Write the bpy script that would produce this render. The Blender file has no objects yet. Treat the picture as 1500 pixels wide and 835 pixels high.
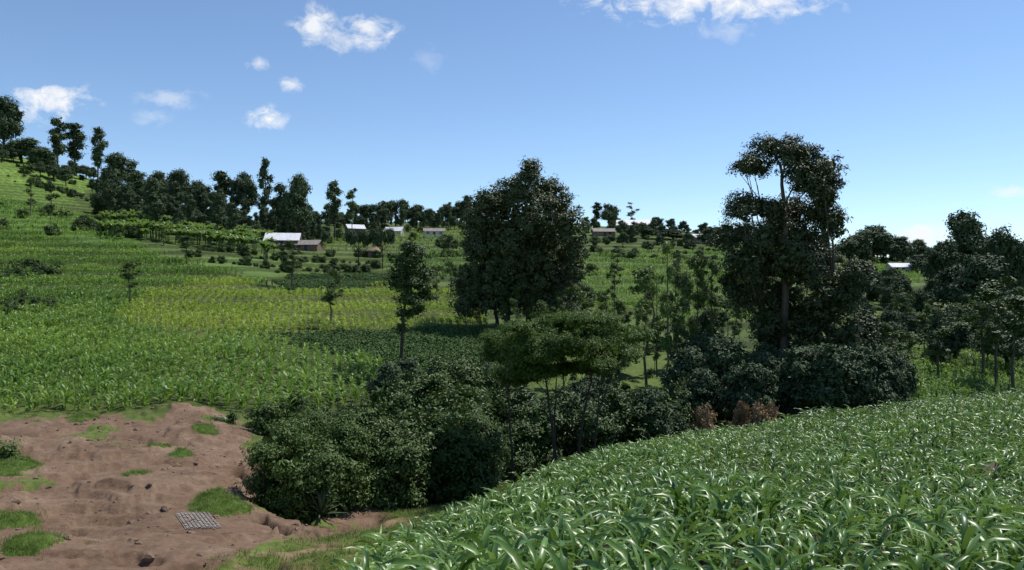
import bpy, math, numpy as np
from mathutils import Vector
F=1150.0; CX=750.0; CY=417.5
rng=np.random.default_rng(7)
scene=bpy.context.scene
# ------------------------------------------------------------ helpers
def _hash(ix,iy,s):
    n=(ix.astype(np.int64)*374761393+iy.astype(np.int64)*668265263+s*1442695041)&0x7fffffff
    n=((n^(n>>13))*1274126177)&0x7fffffff
    return ((n^(n>>16))&0xffff)/65535.0
def vnoise(x,y,s=0):
    ix=np.floor(x);iy=np.floor(y);fx=x-ix;fy=y-iy
    fx=fx*fx*(3-2*fx);fy=fy*fy*(3-2*fy)
    a=_hash(ix,iy,s);b=_hash(ix+1,iy,s);c=_hash(ix,iy+1,s);d=_hash(ix+1,iy+1,s)
    return (a*(1-fx)+b*fx)*(1-fy)+(c*(1-fx)+d*fx)*fy
def fbm(x,y,s=0,o=4):
    r=0;a=.5;t=0
    for i in range(o):
        r=r+a*vnoise(x*2**i+17*i,y*2**i-9*i,s+i);t+=a;a*=.5
    return r/t
def pip(px,py,poly):
    ins=np.zeros(px.shape,bool);n=len(poly);j=n-1
    for i in range(n):
        xi,yi=poly[i];xj,yj=poly[j]
        if yi!=yj:
            c=((yi>py)!=(yj>py))&(px<(xj-xi)*(py-yi)/(yj-yi)+xi)
            ins^=c
        j=i
    return ins
class MB:
    def __init__(s): s.v=[];s.f=[];s.m=[];s.n=0
    def add(s,v,f,m=0):
        v=np.asarray(v,float).reshape(-1,3);f=np.asarray(f,int).reshape(-1,4)
        s.v.append(v);s.f.append(f+s.n);s.m.append(np.full(len(f),m));s.n+=len(v)
    def mesh(s,name,mats,smooth=False):
        v=np.concatenate(s.v);f=np.concatenate(s.f);m=np.concatenate(s.m)
        me=bpy.data.meshes.new(name)
        me.vertices.add(len(v));me.vertices.foreach_set('co',v.ravel().astype(np.float32))
        me.loops.add(len(f)*4);me.loops.foreach_set('vertex_index',f.ravel().astype(np.int32))
        me.polygons.add(len(f));me.polygons.foreach_set('loop_start',(np.arange(len(f))*4).astype(np.int32))
        me.polygons.foreach_set('material_index',m.astype(np.int32))
        me.polygons.foreach_set('use_smooth',np.full(len(f),bool(smooth)))
        for k in mats: me.materials.append(k)
        me.update(calc_edges=True)
        return me
def link(name,me,loc=(0,0,0),parent=None,coll=None):
    o=bpy.data.objects.new(name,me)
    (coll or scene.collection).objects.link(o)
    o.location=loc
    if parent: o.parent=parent
    return o
def tube(mb,pts,rad,sides=6,m=0):
    pts=np.asarray(pts,float);n=len(pts);rad=np.asarray(rad,float)
    t=np.gradient(pts,axis=0);t/=np.linalg.norm(t,axis=1)[:,None]+1e-9
    ref=np.where(np.abs(t[:,[2]])>.9,np.array([[1.,0,0]]),np.array([[0,0,1.]]))
    a=np.cross(t,ref);a/=np.linalg.norm(a,axis=1)[:,None]+1e-9;b=np.cross(t,a)
    for i in range(1,n):
        if np.dot(a[i],a[i-1])<0: a[i]*=-1;b[i]*=-1
    an=np.arange(sides)*2*np.pi/sides
    v=pts[:,None,:]+rad[:,None,None]*(a[:,None,:]*np.cos(an)[None,:,None]+b[:,None,:]*np.sin(an)[None,:,None])
    f=[]
    for i in range(n-1):
        for j in range(sides):
            k=(j+1)%sides
            f.append((i*sides+j,i*sides+k,(i+1)*sides+k,(i+1)*sides+j))
    mb.add(v.reshape(-1,3),f,m)
def leaves(mb,pos,nrm,L,W,r,m=1):
    n=len(pos)
    nrm=nrm/(np.linalg.norm(nrm,axis=1)[:,None]+1e-9)
    d=np.cross(nrm,r.normal(size=(n,3)))
    d/=np.linalg.norm(d,axis=1)[:,None]+1e-9
    s=np.cross(nrm,d);s/=np.linalg.norm(s,axis=1)[:,None]+1e-9
    L=np.broadcast_to(L,(n,))[:,None]*r.uniform(.65,1.35,(n,1));W=np.broadcast_to(W,(n,))[:,None]*r.uniform(.7,1.3,(n,1))
    v=np.stack([pos-d*L*.5,pos+s*W*.5+d*L*.05,pos+d*L*.5-nrm*L*.15,pos-s*W*.5+d*L*.05],1)
    mb.add(v.reshape(-1,3),np.arange(n*4).reshape(-1,4),m)
def crown(mb,blobs,leaf,r,cover=2.0,sub=.8,m=1,wr=.42,bottom=.5,up=.6,shell=(.6,1.08),core=1.3):
    for b in blobs:
        c=np.array(b[:3],float);R=np.array(b[3:6],float)
        area=4*np.pi*(((R[0]*R[1])**1.6+(R[0]*R[2])**1.6+(R[1]*R[2])**1.6)/3)**(1/1.6)
        sr=min(sub,R.min()*.7)
        ns=max(5,int(area/(np.pi*sr*sr)*.95))
        d=r.normal(size=(ns,3));d/=np.linalg.norm(d,axis=1)[:,None]
        keep=(d[:,2]>-.35)|(r.random(ns)<bottom);d=d[keep];ns=len(d)
        rad=r.uniform(shell[0],shell[1],(ns,1))
        sc=c+d*R*rad
        srs=sr*r.uniform(.6,1.3,ns)
        nl=np.maximum(4,(cover*np.pi*srs**2/(leaf*leaf*wr*.5)*.5).astype(int))
        idx=np.repeat(np.arange(ns),nl);n=len(idx)
        g=r.normal(size=(n,3))*np.array([.5,.5,.34])
        pos=sc[idx]+g*srs[idx][:,None]
        nr=d[idx]*.6+np.array([0,0,up])+g*.6+r.normal(size=(n,3))*.38
        leaves(mb,pos,nr,leaf,leaf*wr,r,m)
        if core>0:
            cl=leaf*2.0;n=int(core*area*.45/(cl*cl*.35))+3
            d=r.normal(size=(n,3));d/=np.linalg.norm(d,axis=1)[:,None]
            pos=c+d*R*r.uniform(.15,.75,(n,1));leaves(mb,pos,r.normal(size=(n,3))+d*.5,cl,cl*.7,r,m)
def limbs(mb,trunk,blobs,r,r0=.12,start=.35,sides=5):
    trunk=np.asarray(trunk,float)
    for b in blobs:
        c=np.array(b[:3]);
        zt=trunk[:,2]
        z0=max(zt[0]+(zt[-1]-zt[0])*start*.6, c[2]-max(.35*b[5]+np.hypot(c[0],c[1])*.7,1.0*b[5]))
        z0=min(z0,zt[-1]*.92)
        p0=np.array([np.interp(z0,zt,trunk[:,0]),np.interp(z0,zt,trunk[:,1]),z0])
        mid=(p0+c)/2+np.array([0,0,-.08*np.linalg.norm(c-p0)])+r.normal(size=3)*.06*np.linalg.norm(c-p0)
        tube(mb,[p0,p0*.6+mid*.4,mid,mid*.45+c*.55,c],[r0,r0*.85,r0*.65,r0*.45,r0*.2],sides,0)
        for k in range(2):
            e=c+r.normal(size=3)*np.array(b[3:6])*.5
            tube(mb,[mid*.5+c*.5,(mid*.5+c*.5+e)/2+r.normal(size=3)*.1*b[5],e],[r0*.4,r0*.28,r0*.1],4,0)
# ------------------------------------------------------------ materials
def nodes(mat):
    mat.use_nodes=True;nt=mat.node_tree;nt.nodes.clear();return nt
def N(nt,t,**k):
    n=nt.nodes.new(t)
    for a,b in k.items(): setattr(n,a,b)
    return n
def fol(name,c1,c2,tr=.3,rough=.5,spec=.35,ns=0,nw=1.0,zs=1.0):
    mat=bpy.data.materials.new(name);nt=nodes(mat);L=nt.links.new
    out=N(nt,'ShaderNodeOutputMaterial');geo=N(nt,'ShaderNodeNewGeometry');oi=N(nt,'ShaderNodeObjectInfo')
    add2=N(nt,'ShaderNodeMath',operation='ADD');L(geo.outputs['Random Per Island'],add2.inputs[0]);L(oi.outputs['Random'],add2.inputs[1]);val=add2.outputs[0];lo,hi=0.,2.
    if ns:
        mp=N(nt,'ShaderNodeMapping');mp.inputs['Scale'].default_value=(1,1,zs);L(geo.outputs['Position'],mp.inputs[0])
        noi=N(nt,'ShaderNodeTexNoise');noi.inputs['Scale'].default_value=ns;noi.inputs['Detail'].default_value=1
        L(mp.outputs[0],noi.inputs['Vector'])
        ma=N(nt,'ShaderNodeMath',operation='MULTIPLY_ADD');L(noi.outputs['Fac'],ma.inputs[0]);ma.inputs[1].default_value=4*nw;L(val,ma.inputs[2]);val=ma.outputs[0];lo,hi=1.2*nw+.3,2.8*nw+1.7
    mr=N(nt,'ShaderNodeMapRange');L(val,mr.inputs['Value']);mr.inputs['From Min'].default_value=lo;mr.inputs['From Max'].default_value=hi
    mx=N(nt,'ShaderNodeMix',data_type='RGBA');L(mr.outputs[0],mx.inputs[0])
    mx.inputs[6].default_value=(*c1,1);mx.inputs[7].default_value=(*c2,1)
    p=N(nt,'ShaderNodeBsdfPrincipled');L(mx.outputs[2],p.inputs['Base Color']);p.inputs['Roughness'].default_value=rough
    p.inputs['Specular IOR Level'].default_value=spec
    if tr>0:
        t=N(nt,'ShaderNodeBsdfTranslucent');hs=N(nt,'ShaderNodeHueSaturation');L(mx.outputs[2],hs.inputs['Color'])
        hs.inputs['Hue'].default_value=.485;hs.inputs['Value'].default_value=1.6;L(hs.outputs[0],t.inputs['Color'])
        ms=N(nt,'ShaderNodeMixShader');ms.inputs[0].default_value=tr;L(p.outputs[0],ms.inputs[1]);L(t.outputs[0],ms.inputs[2]);L(ms.outputs[0],out.inputs[0])
    else: L(p.outputs[0],out.inputs[0])
    return mat
def plain(name,c1,c2,scale=4,rough=.8,spec=.2,bump=.3,metal=0,stretch=None):
    mat=bpy.data.materials.new(name);nt=nodes(mat);L=nt.links.new
    out=N(nt,'ShaderNodeOutputMaterial');tc=N(nt,'ShaderNodeTexCoord');mp=N(nt,'ShaderNodeMapping')
    L(tc.outputs['Object'],mp.inputs[0])
    if stretch: mp.inputs['Scale'].default_value=stretch
    noi=N(nt,'ShaderNodeTexNoise');noi.inputs['Scale'].default_value=scale;noi.inputs['Detail'].default_value=4;noi.inputs['Roughness'].default_value=.65
    L(mp.outputs[0],noi.inputs['Vector'])
    cr=N(nt,'ShaderNodeValToRGB');cr.color_ramp.elements[0].position=.3;cr.color_ramp.elements[1].position=.7
    cr.color_ramp.elements[0].color=(*c1,1);cr.color_ramp.elements[1].color=(*c2,1);L(noi.outputs['Fac'],cr.inputs[0])
    p=N(nt,'ShaderNodeBsdfPrincipled');L(cr.outputs[0],p.inputs['Base Color']);p.inputs['Roughness'].default_value=rough
    p.inputs['Specular IOR Level'].default_value=spec;p.inputs['Metallic'].default_value=metal
    if bump>0:
        b=N(nt,'ShaderNodeBump');b.inputs['Strength'].default_value=bump;b.inputs['Distance'].default_value=.05;L(noi.outputs['Fac'],b.inputs['Height']);L(b.outputs[0],p.inputs['Normal'])
    L(p.outputs[0],out.inputs[0]);return mat
M_bark=plain('bark',(.06,.048,.036),(.17,.135,.10),5,bump=0,stretch=(3,3,.6))
M_barkd=plain('bark_dark',(.03,.024,.018),(.08,.062,.048),5,bump=0,stretch=(3,3,.6))
M_euc=fol('foliage_eucalyptus',(.020,.036,.010),(.095,.122,.044),0,.5,.28)
M_dark=fol('foliage_dark',(.022,.048,.009),(.092,.145,.030),0,.5,.25)
M_dist_haze=fol('foliage_distant_haze_tint',(.038,.066,.028),(.085,.125,.050),0,.6,.2)  # distance haze put into the leaf colour: slightly bluer and brighter
M_mid=fol('foliage_mid',(.030,.066,.012),(.115,.180,.036),.15,.5,.28)
M_light=fol('foliage_light',(.05,.085,.025),(.11,.16,.05),.2,.5,.3)
M_acac=fol('foliage_acacia',(.032,.076,.009),(.100,.170,.026),.2,.5,.25)
M_dead=fol('foliage_dry',(.22,.15,.07),(.42,.30,.17),0,.8,.1)
M_maize=fol('maize_leaf',(.030,.085,.012),(.165,.29,.055),.24,.36,.5,ns=.25,nw=.35)
M_maizef=fol('maize_leaf_far',(.050,.125,.018),(.205,.33,.052),.30,.48,.32,ns=.045,nw=1,zs=7)
M_maizey=fol('maize_leaf_yellow',(.13,.22,.022),(.31,.40,.058),.36,.5,.3,ns=.05,nw=1,zs=6)
M_bean=fol('bean_leaf',(.040,.085,.020),(.095,.165,.042),0,.6,.15)
M_grass=fol('grass_blade',(.06,.115,.018),(.17,.24,.045),.2,.5,.25)
M_banana=fol('banana_leaf',(.07,.14,.02),(.16,.26,.05),.35,.4,.5)
M_agave=fol('agave_leaf',(.05,.09,.045),(.10,.15,.08),0,.5,.3)
M_stalk=plain('maize_stalk',(.05,.10,.03),(.10,.16,.05),8,bump=0)
M_rock=plain('loose_rock',(.12,.078,.052),(.24,.165,.115),3,bump=.6)
M_tin=plain('tin_roof_light',(.50,.50,.52),(.72,.72,.74),1.2,rough=.45,spec=.5,bump=.1)
M_tin2=plain('tin_roof_rusty',(.16,.14,.13),(.30,.26,.24),1.2,rough=.6)
M_wall=plain('mud_wall',(.14,.09,.06),(.24,.165,.12),2)
M_wall2=plain('plaster_wall',(.42,.38,.32),(.55,.50,.43),2)
M_door=plain('door_paint',(.04,.05,.07),(.07,.08,.10),2)
M_glass=plain('window_glass',(.02,.025,.03),(.04,.045,.05),2,rough=.1,spec=.6,bump=0)
M_thatch=plain('thatch',(.16,.12,.07),(.30,.24,.15),6,bump=.8,stretch=(1,1,5))
M_mat=plain('mat_reed',(.22,.185,.16),(.36,.31,.27),6)
# ------------------------------------------------------------ terrain
D=[1,6,10,15,20,30,40,50,60,75,100,140,200,300,450,650,1000,3000]
T={-1200:[-1.8,-3.0,-4.4,-6,-7,-7.5,-7.6,-7,-5.5,-3,2,9,24,55,110,140,120,60],
0:[-1.8,-3.2,-4.8,-6.6,-7.6,-8,-8.1,-8,-7.4,-6.2,-3,3,14,36,80,90,60,0],
150:[-1.8,-3.2,-4.8,-6.6,-7.7,-8.1,-8.2,-8.1,-7.4,-6.2,-3,3,13,28,59,62,40,0],
300:[-1.8,-3.2,-4.8,-6.4,-7.8,-8.3,-8.4,-8.3,-7.6,-6.5,-3.5,2,10,22,40,40,20,-20],
450:[-1.8,-3.1,-4.7,-6.3,-7.8,-9.0,-9.6,-9.8,-9,-7.5,-5,-1,5,18,37,36,10,-30],
600:[-1.8,-2.9,-4.2,-5.6,-7.0,-9.2,-11.2,-11.7,-10.5,-9,-6.5,-2.5,3.5,16,36,36,10,-30],
750:[-1.8,-2.8,-3.9,-5.1,-6.1,-7.9,-10.4,-12.7,-12,-10.5,-7.5,-3,4,18,38,38,10,-30],
900:[-1.8,-2.7,-3.7,-4.7,-5.5,-6.8,-8.5,-11.5,-12.8,-12,-9,-4,4,17,35,35,10,-30],
1050:[-1.8,-2.7,-3.6,-4.5,-5.2,-6.35,-7.4,-10,-12.5,-13,-10,-5,2,14,31,31,10,-30],
1200:[-1.8,-2.7,-3.6,-4.4,-5.1,-6.15,-6.9,-8.4,-11.5,-13,-11,-7,0,9,20,20,0,-40],
1350:[-1.8,-2.7,-3.6,-4.35,-5.0,-5.9,-6.55,-7.8,-11,-13,-12,-9,-3,7,14,14,0,-40],
1500:[-1.8,-2.7,-3.6,-4.3,-4.9,-5.7,-6.15,-7.3,-10,-13,-12,-9,-3,7,14,14,0,-40],
2700:[-1.8,-2.7,-3.5,-4.1,-4.7,-5.3,-5.7,-6.5,-8,-11,-10,-6,2,14,24,26,10,-30]}
cols=np.array(sorted(T));tab=np.array([T[c] for c in cols],float)
LD=np.log(np.array(D,float))
gp=np.arange(-1200,2701,15.);gl=np.linspace(LD[0],LD[-1],500)
A=np.array([np.interp(gl,LD,r_) for r_ in tab])
G=np.array([np.interp(gp,cols,A[:,j]) for j in range(len(gl))]).T
def smooth(G,k,ax):
    P=np.pad(G,[(k,k) if a==ax else (0,0) for a in range(2)],mode='edge')
    c=np.cumsum(P,axis=ax);n=2*k+1
    if ax==0:
        c=np.vstack([np.zeros((1,G.shape[1])),c]);return (c[n:]-c[:-n])/n
    c=np.hstack([np.zeros((G.shape[0],1)),c]);return (c[:,n:]-c[:,:-n])/n
for _ in range(2): G=smooth(G,3,0);G=smooth(G,5,1)
def proj_px(X,Y): return CX+F*X/np.maximum(Y,8)
ROCKPOLY=[(-600,622),(0,618),(120,607),(250,604),(330,618),(430,640),(440,690),(480,722),(540,735),(590,738),(540,765),(440,792),(350,815),(290,850),(200,1100),(-900,1100)]
def hbase(X,Y):
    X=np.asarray(X,float);Y=np.asarray(Y,float)
    px=np.clip(proj_px(X,Y),gp[0],gp[-1]-.01);l=np.clip(np.log(np.maximum(Y,1.)),gl[0],gl[-1]-1e-6)
    a=(px-gp[0])/15.;i=np.minimum(a.astype(int),len(gp)-2);fa=a-i
    b=(l-gl[0])/(gl[1]-gl[0]);j=np.minimum(b.astype(int),len(gl)-2);fb=b-j
    return (G[i,j]*(1-fa)+G[i+1,j]*fa)*(1-fb)+(G[i,j+1]*(1-fa)+G[i+1,j+1]*fa)*fb
def rockmask(X,Y):
    z=hbase(X,Y);px=proj_px(X,Y);py=CY-F*z/np.maximum(Y,8)
    px=px+(fbm(X*.5,Y*.5,3)-.5)*60;py=py+(fbm(X*.4,Y*.4,9)-.5)*34
    return pip(px,py,ROCKPOLY)&(Y<60)&(Y>-5)
CREV=np.array([(350,37),(400,33.5),(440,31.0),(480,30.0),(520,30.5),(560,32.5)])
CREV2=np.array([(370,29.5),(395,28.2),(430,27.2),(470,27.4),(500,28.5)])
MATP=((290-CX)/F*27.2,27.2)
def segdist(X,Y,pl):
    pts=np.stack([(pl[:,0]-CX)/F*pl[:,1],pl[:,1]],1);d=np.full(X.shape,1e9)
    for a,b in zip(pts[:-1],pts[1:]):
        ab=b-a;t=np.clip(((X-a[0])*ab[0]+(Y-a[1])*ab[1])/(ab@ab),0,1);d=np.minimum(d,np.hypot(X-a[0]-t*ab[0],Y-a[1]-t*ab[1]))
    return d
def height(X,Y):
    X=np.asarray(X,float);Y=np.asarray(Y,float)
    z=hbase(X,Y)
    amp=np.clip(.05+.004*np.maximum(Y,0),.05,2.2)
    z=z+(fbm(X/14,Y/14,1)-.5)*np.clip(amp,.05,.5)+(fbm(X/55,Y/55,2)-.5)*amp*np.clip((Y-90)/100,0,1)*1.6
    px=proj_px(X,Y)
    tw=np.clip((Y-95)/30,0,1)*np.clip((430-Y)/60,0,1)*.75;th=2.0;qz=z/th+.25*fbm(X/40,Y/40,15);fr=qz-np.floor(qz)
    z=z+tw*th*(np.clip((fr-.78)/.22,0,1)-fr)*.55
    md=np.hypot(X-MATP[0],Y-MATP[1]);mw=np.clip((md-1.5)/1.5,0,1)
    w=np.clip((Y-14)/6,0,1)*np.clip((56-Y)/6,0,1)*np.clip((590-px)/90,0,1)*mw
    q=fbm(X*.14+3,Y*.22,21,5)*8;st=np.floor(q)+np.clip((q-np.floor(q)-.3)/.14,0,1)
    z=z+w*(st*.23-.9)+w*((fbm(X*.9,Y*.9,5,4)-.5)*.26+(fbm(X*4,Y*4,8,3)-.5)*.06)
    wx=X+(fbm(X*.8,Y*.8,70)-.5)*1.6;wy=Y+(fbm(X*.8,Y*.8,71)-.5)*1.6
    z=z-1.0*np.clip(1-segdist(wx,wy,CREV)/.9,0,1)**.5-.6*np.clip(1-segdist(wx,wy,CREV2)/.5,0,1)**.5
    return z
def img(px,Y): return (px-CX)/F*Y,Y
def ground_at(px,Y):
    x=(px-CX)/F*Y;return np.array([x,Y,float(height(np.array([x]),np.array([Y]))[0])])
def P(px,py,Y): return np.array([(px-CX)/F*Y,Y,(CY-py)/F*Y])
NEARM=[(520,900),(590,815),(650,782),(720,742),(810,702),(900,674),(1050,645),(1200,621),(1350,606),(1500,592),(2600,500),(2600,3000),(250,3000),(440,1100)]
Z_LM=[(-1500,640),(0,604),(150,602),(280,598),(380,612),(470,602),(560,586),(620,565),(620,552),(520,530),(370,490),(450,487),(715,478),(690,420),(560,418),(420,428),(380,408),(280,384),(180,356),(90,352),(0,330),(-1500,250)]
Z_LY=[(160,470),(230,425),(330,405),(420,428),(560,418),(690,420),(715,478),(450,487),(370,490),(240,495)]
Z_BEAN=[(370,491),(450,488),(715,479),(760,505),(740,535),(600,552),(520,530)]
Z_BEAN2=[(398,408),(470,400),(570,398),(640,412),(560,418),(425,427)]
Z_GRASS1=[(280,378),(400,372),(470,385),(400,404),(300,390)]
Z_UP1=[(-1500,150),(0,226),(60,238),(150,268),(120,282),(-1500,262)]
Z_UP2=[(-1500,270),(0,262),(100,285),(120,300),(0,290),(-1500,300)]
Z_UP3=[(-1500,305),(0,288),(130,318),(210,352),(60,345),(0,328),(-1500,315)]
Z_C1=[(848,372),(1060,366),(1080,395),(1110,440),(1100,470),(990,468),(900,455),(850,440)]
Z_C2=[(470,352),(690,330),(690,372),(560,366),(480,366)]
Z_C3=[(840,318),(905,322),(910,345),(850,350)]
Z_R1=[(1255,388),(1345,390),(1350,412),(1262,414)]
Z_R2=[(1290,525),(1420,505),(1520,520),(1700,560),(1500,590),(1300,590)]
Z_C4=[(540,372),(690,372),(690,410),(600,400)]
BANK=[(200,1200),(300,835),(420,795),(500,770),(640,720),(760,700),(760,735),(660,780),(560,835),(500,900),(420,1200)]
def zones(X,Y,jit=1.0):
    z=hbase(X,Y)+(fbm(X/55,Y/55,2)-.5)*np.clip(.05+.004*np.maximum(Y,0),.05,2.2)*np.clip((Y-90)/100,0,1)*1.6
    px=proj_px(X,Y)+(fbm(X/6,Y/6,33)-.5)*14*jit;py=CY-F*z/np.maximum(Y,8)+(fbm(X/5,Y/5,44)-.5)*10*jit
    far=Y>50;r={}
    r['near']=pip(px,py,NEARM)&(Y<50)&(Y>1)
    r['rock']=rockmask(X,Y)
    r['bank']=pip(px,py,BANK)&(Y<45)
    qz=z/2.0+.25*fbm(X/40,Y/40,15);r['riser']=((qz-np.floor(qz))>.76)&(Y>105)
    for k,p in dict(lm=Z_LM,ly=Z_LY,bean=Z_BEAN,bean2=Z_BEAN2,g1=Z_GRASS1,up1=Z_UP1,up2=Z_UP2,up3=Z_UP3,c1=Z_C1,c2=Z_C2,c3=Z_C3,c4=Z_C4,r1=Z_R1,r2=Z_R2).items():
        r[k]=pip(px,py,p)&far
    return r
MOUNDS=[(322,29.5,1.15),(48,23.0,.85),(10,33,1.2),(238,40.5,.7),(265,38.5,.55),(20,26,.7),(200,32,.4),(120,46,.8),(300,44,.7)]
us=np.concatenate([np.linspace(-3.2,-.78,90)[:-1],np.linspace(-.78,.78,620),np.linspace(.78,3.2,90)[1:]])
ys=np.concatenate([np.linspace(-25,3,15)[:-1],np.exp(np.linspace(math.log(3),math.log(620),760))[:-1],np.exp(np.linspace(math.log(620),math.log(3000),25))])
YY,UU=np.meshgrid(ys,us,indexing='ij');XX=UU*np.maximum(YY,8)
ZZ=height(XX,YY)
mask=zones(XX,YY)
for (mp_,my,mr) in MOUNDS:
    mx_,_=img(mp_,my);d=np.hypot(XX-mx_,(YY-my)*.75)/mr*(.6+.9*fbm(XX*1.1,YY*1.1,6))
    ZZ+=.3*mr*np.clip(1-d*d,0,1)
col=np.empty(XX.shape+(3,));col[:]=(.060,.095,.024)
n1=fbm(XX/9,YY/9,50)[...,None];n2=fbm(XX/30,YY/30,51)[...,None]
col=col*(.6+.8*n1)+np.array([.04,.04,.004])*n2
def paint(k,c,v=.35):
    m=mask[k];col[m]=np.array(c)*(1-v+2*v*n1[m])
paint('lm',(.060,.085,.022));paint('ly',(.09,.11,.03));paint('bean',(.045,.065,.020));paint('bean2',(.045,.065,.020))
paint('g1',(.10,.16,.035));paint('up1',(.14,.22,.04));paint('up2',(.11,.175,.03));paint('up3',(.10,.175,.03))
paint('c1',(.10,.15,.035));paint('c2',(.12,.15,.05));paint('c3',(.11,.17,.04));paint('c4',(.075,.12,.03));paint('r1',(.13,.20,.045));paint('r2',(.06,.11,.026))
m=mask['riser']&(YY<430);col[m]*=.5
far=(YY>430);col[far]=np.array([.05,.075,.03])
paint('near',(.038,.030,.018),.2)
bare=(YY<52)&~mask['near'];col[bare]=np.array([.095,.125,.03])*(.6+.8*n1[bare])
m=mask['bank'];n3=fbm(XX/1.2,YY/1.2,60);t=np.clip((n3-.47)*6,0,1)[...,None]
cb=np.array([.10,.13,.03])*t+np.array([.19,.135,.075])*(1-t);col[m]=cb[m]
rockv=mask['rock'].astype(float)
for (mp_,my,mr) in MOUNDS:
    mx_,_=img(mp_,my);d=np.hypot(XX-mx_,(YY-my)*.75)/mr*(.6+.9*fbm(XX*1.1,YY*1.1,6))
    rockv[d<1]=0;col[d<1]=(.07,.115,.02)
moss=(fbm(XX*.35,YY*.35,77,5)>.64)&(rockv>0);rockv[moss]*=.35
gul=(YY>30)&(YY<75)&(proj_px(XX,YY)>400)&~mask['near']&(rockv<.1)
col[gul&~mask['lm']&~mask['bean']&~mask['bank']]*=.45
mb=MB();nr_,nc_=XX.shape
vi=np.arange(nr_*nc_).reshape(nr_,nc_)
mb.add(np.stack([XX,YY,ZZ],-1).reshape(-1,3),np.stack([vi[:-1,:-1],vi[:-1,1:],vi[1:,1:],vi[1:,:-1]],-1).reshape(-1,4))
mt=bpy.data.materials.new('ground_soil_grass_rock');nt=nodes(mt);L=nt.links.new
out=N(nt,'ShaderNodeOutputMaterial');geo=N(nt,'ShaderNodeNewGeometry')
ac=N(nt,'ShaderNodeAttribute',attribute_name='land_col');ar=N(nt,'ShaderNodeAttribute',attribute_name='rock_amt')
def noise(scale,detail=6,rough=.6,vec=None):
    n=N(nt,'ShaderNodeTexNoise');n.inputs['Scale'].default_value=scale;n.inputs['Detail'].default_value=detail;n.inputs['Roughness'].default_value=rough
    L(vec or geo.outputs['Position'],n.inputs['Vector']);return n
nf=noise(2.2,5,.7)
m1=N(nt,'ShaderNodeMath',operation='MULTIPLY_ADD');L(nf.outputs['Fac'],m1.inputs[0]);m1.inputs[1].default_value=2.0;m1.inputs[2].default_value=0.0
vm=N(nt,'ShaderNodeMix',data_type='RGBA',blend_type='MULTIPLY');vm.inputs[0].default_value=1;L(ac.outputs['Color'],vm.inputs[6]);L(m1.outputs[0],vm.inputs[7])
cr=N(nt,'ShaderNodeValToRGB');e=cr.color_ramp.elements
e[0].position=.36;e[0].color=(.070,.042,.027,1);e[1].position=.66;e[1].color=(.27,.195,.14,1)
x=e.new(.44);x.color=(.130,.080,.052,1);x=e.new(.54);x.color=(.180,.120,.080,1)
nl=noise(.3,7,.72);nh=noise(4,6,.75)
av=N(nt,'ShaderNodeMix',data_type='FLOAT');av.inputs[0].default_value=.38;L(nl.outputs['Fac'],av.inputs[2]);L(nh.outputs['Fac'],av.inputs[3])
L(av.outputs[0],cr.inputs[0])
ra=N(nt,'ShaderNodeMath',operation='ADD');L(ar.outputs['Fac'],ra.inputs[0]);L(nf.outputs['Fac'],ra.inputs[1])
rr=N(nt,'ShaderNodeMapRange');L(ra.outputs[0],rr.inputs['Value']);rr.inputs['From Min'].default_value=.92;rr.inputs['From Max'].default_value=1.06
fm=N(nt,'ShaderNodeMix',data_type='RGBA');L(rr.outputs[0],fm.inputs[0]);L(vm.outputs[2],fm.inputs[6]);L(cr.outputs[0],fm.inputs[7])
p=N(nt,'ShaderNodeBsdfPrincipled');L(fm.outputs[2],p.inputs['Base Color']);p.inputs['Roughness'].default_value=.9;p.inputs['Specular IOR Level'].default_value=.15
bp=N(nt,'ShaderNodeBump');bp.inputs['Strength'].default_value=1;bp.inputs['Distance'].default_value=.13;L(av.outputs[0],bp.inputs['Height']);L(bp.outputs[0],p.inputs['Normal'])
L(p.outputs[0],out.inputs[0])
me=mb.mesh('ground_terrain',[mt],True)
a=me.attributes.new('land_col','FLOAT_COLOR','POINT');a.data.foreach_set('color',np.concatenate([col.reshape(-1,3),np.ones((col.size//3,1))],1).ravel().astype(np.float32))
a=me.attributes.new('rock_amt','FLOAT','POINT');a.data.foreach_set('value',rockv.ravel().astype(np.float32))
link('ground_terrain',me)
# ------------------------------------------------------------ instancing
def protos(cname,meshes):
    c=bpy.data.collections.new(cname)
    for i,me in enumerate(meshes):
        o=bpy.data.objects.new(f'{cname}_{i:02d}',me);c.objects.link(o)
    return c
_g={}
def inst_group(coll):
    if coll.name in _g: return _g[coll.name]
    g=bpy.data.node_groups.new('scatter_'+coll.name,'GeometryNodeTree')
    g.interface.new_socket('Geometry',in_out='INPUT',socket_type='NodeSocketGeometry')
    g.interface.new_socket('Geometry',in_out='OUTPUT',socket_type='NodeSocketGeometry')
    gi=g.nodes.new('NodeGroupInput');go=g.nodes.new('NodeGroupOutput')
    ip=g.nodes.new('GeometryNodeInstanceOnPoints');ci=g.nodes.new('GeometryNodeCollectionInfo')
    ci.inputs['Collection'].default_value=coll;ci.inputs['Separate Children'].default_value=True;ci.inputs['Reset Children'].default_value=True
    def na(n,t):
        k=g.nodes.new('GeometryNodeInputNamedAttribute');k.data_type=t;k.inputs['Name'].default_value=n;return k.outputs['Attribute']
    ip.inputs['Pick Instance'].default_value=True
    g.links.new(gi.outputs[0],ip.inputs['Points']);g.links.new(ci.outputs[0],ip.inputs['Instance'])
    g.links.new(na('idx','INT'),ip.inputs['Instance Index']);g.links.new(na('rot','FLOAT_VECTOR'),ip.inputs['Rotation']);g.links.new(na('scl','FLOAT_VECTOR'),ip.inputs['Scale'])
    g.links.new(ip.outputs[0],go.inputs[0]);_g[coll.name]=g;return g
NI={}
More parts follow.
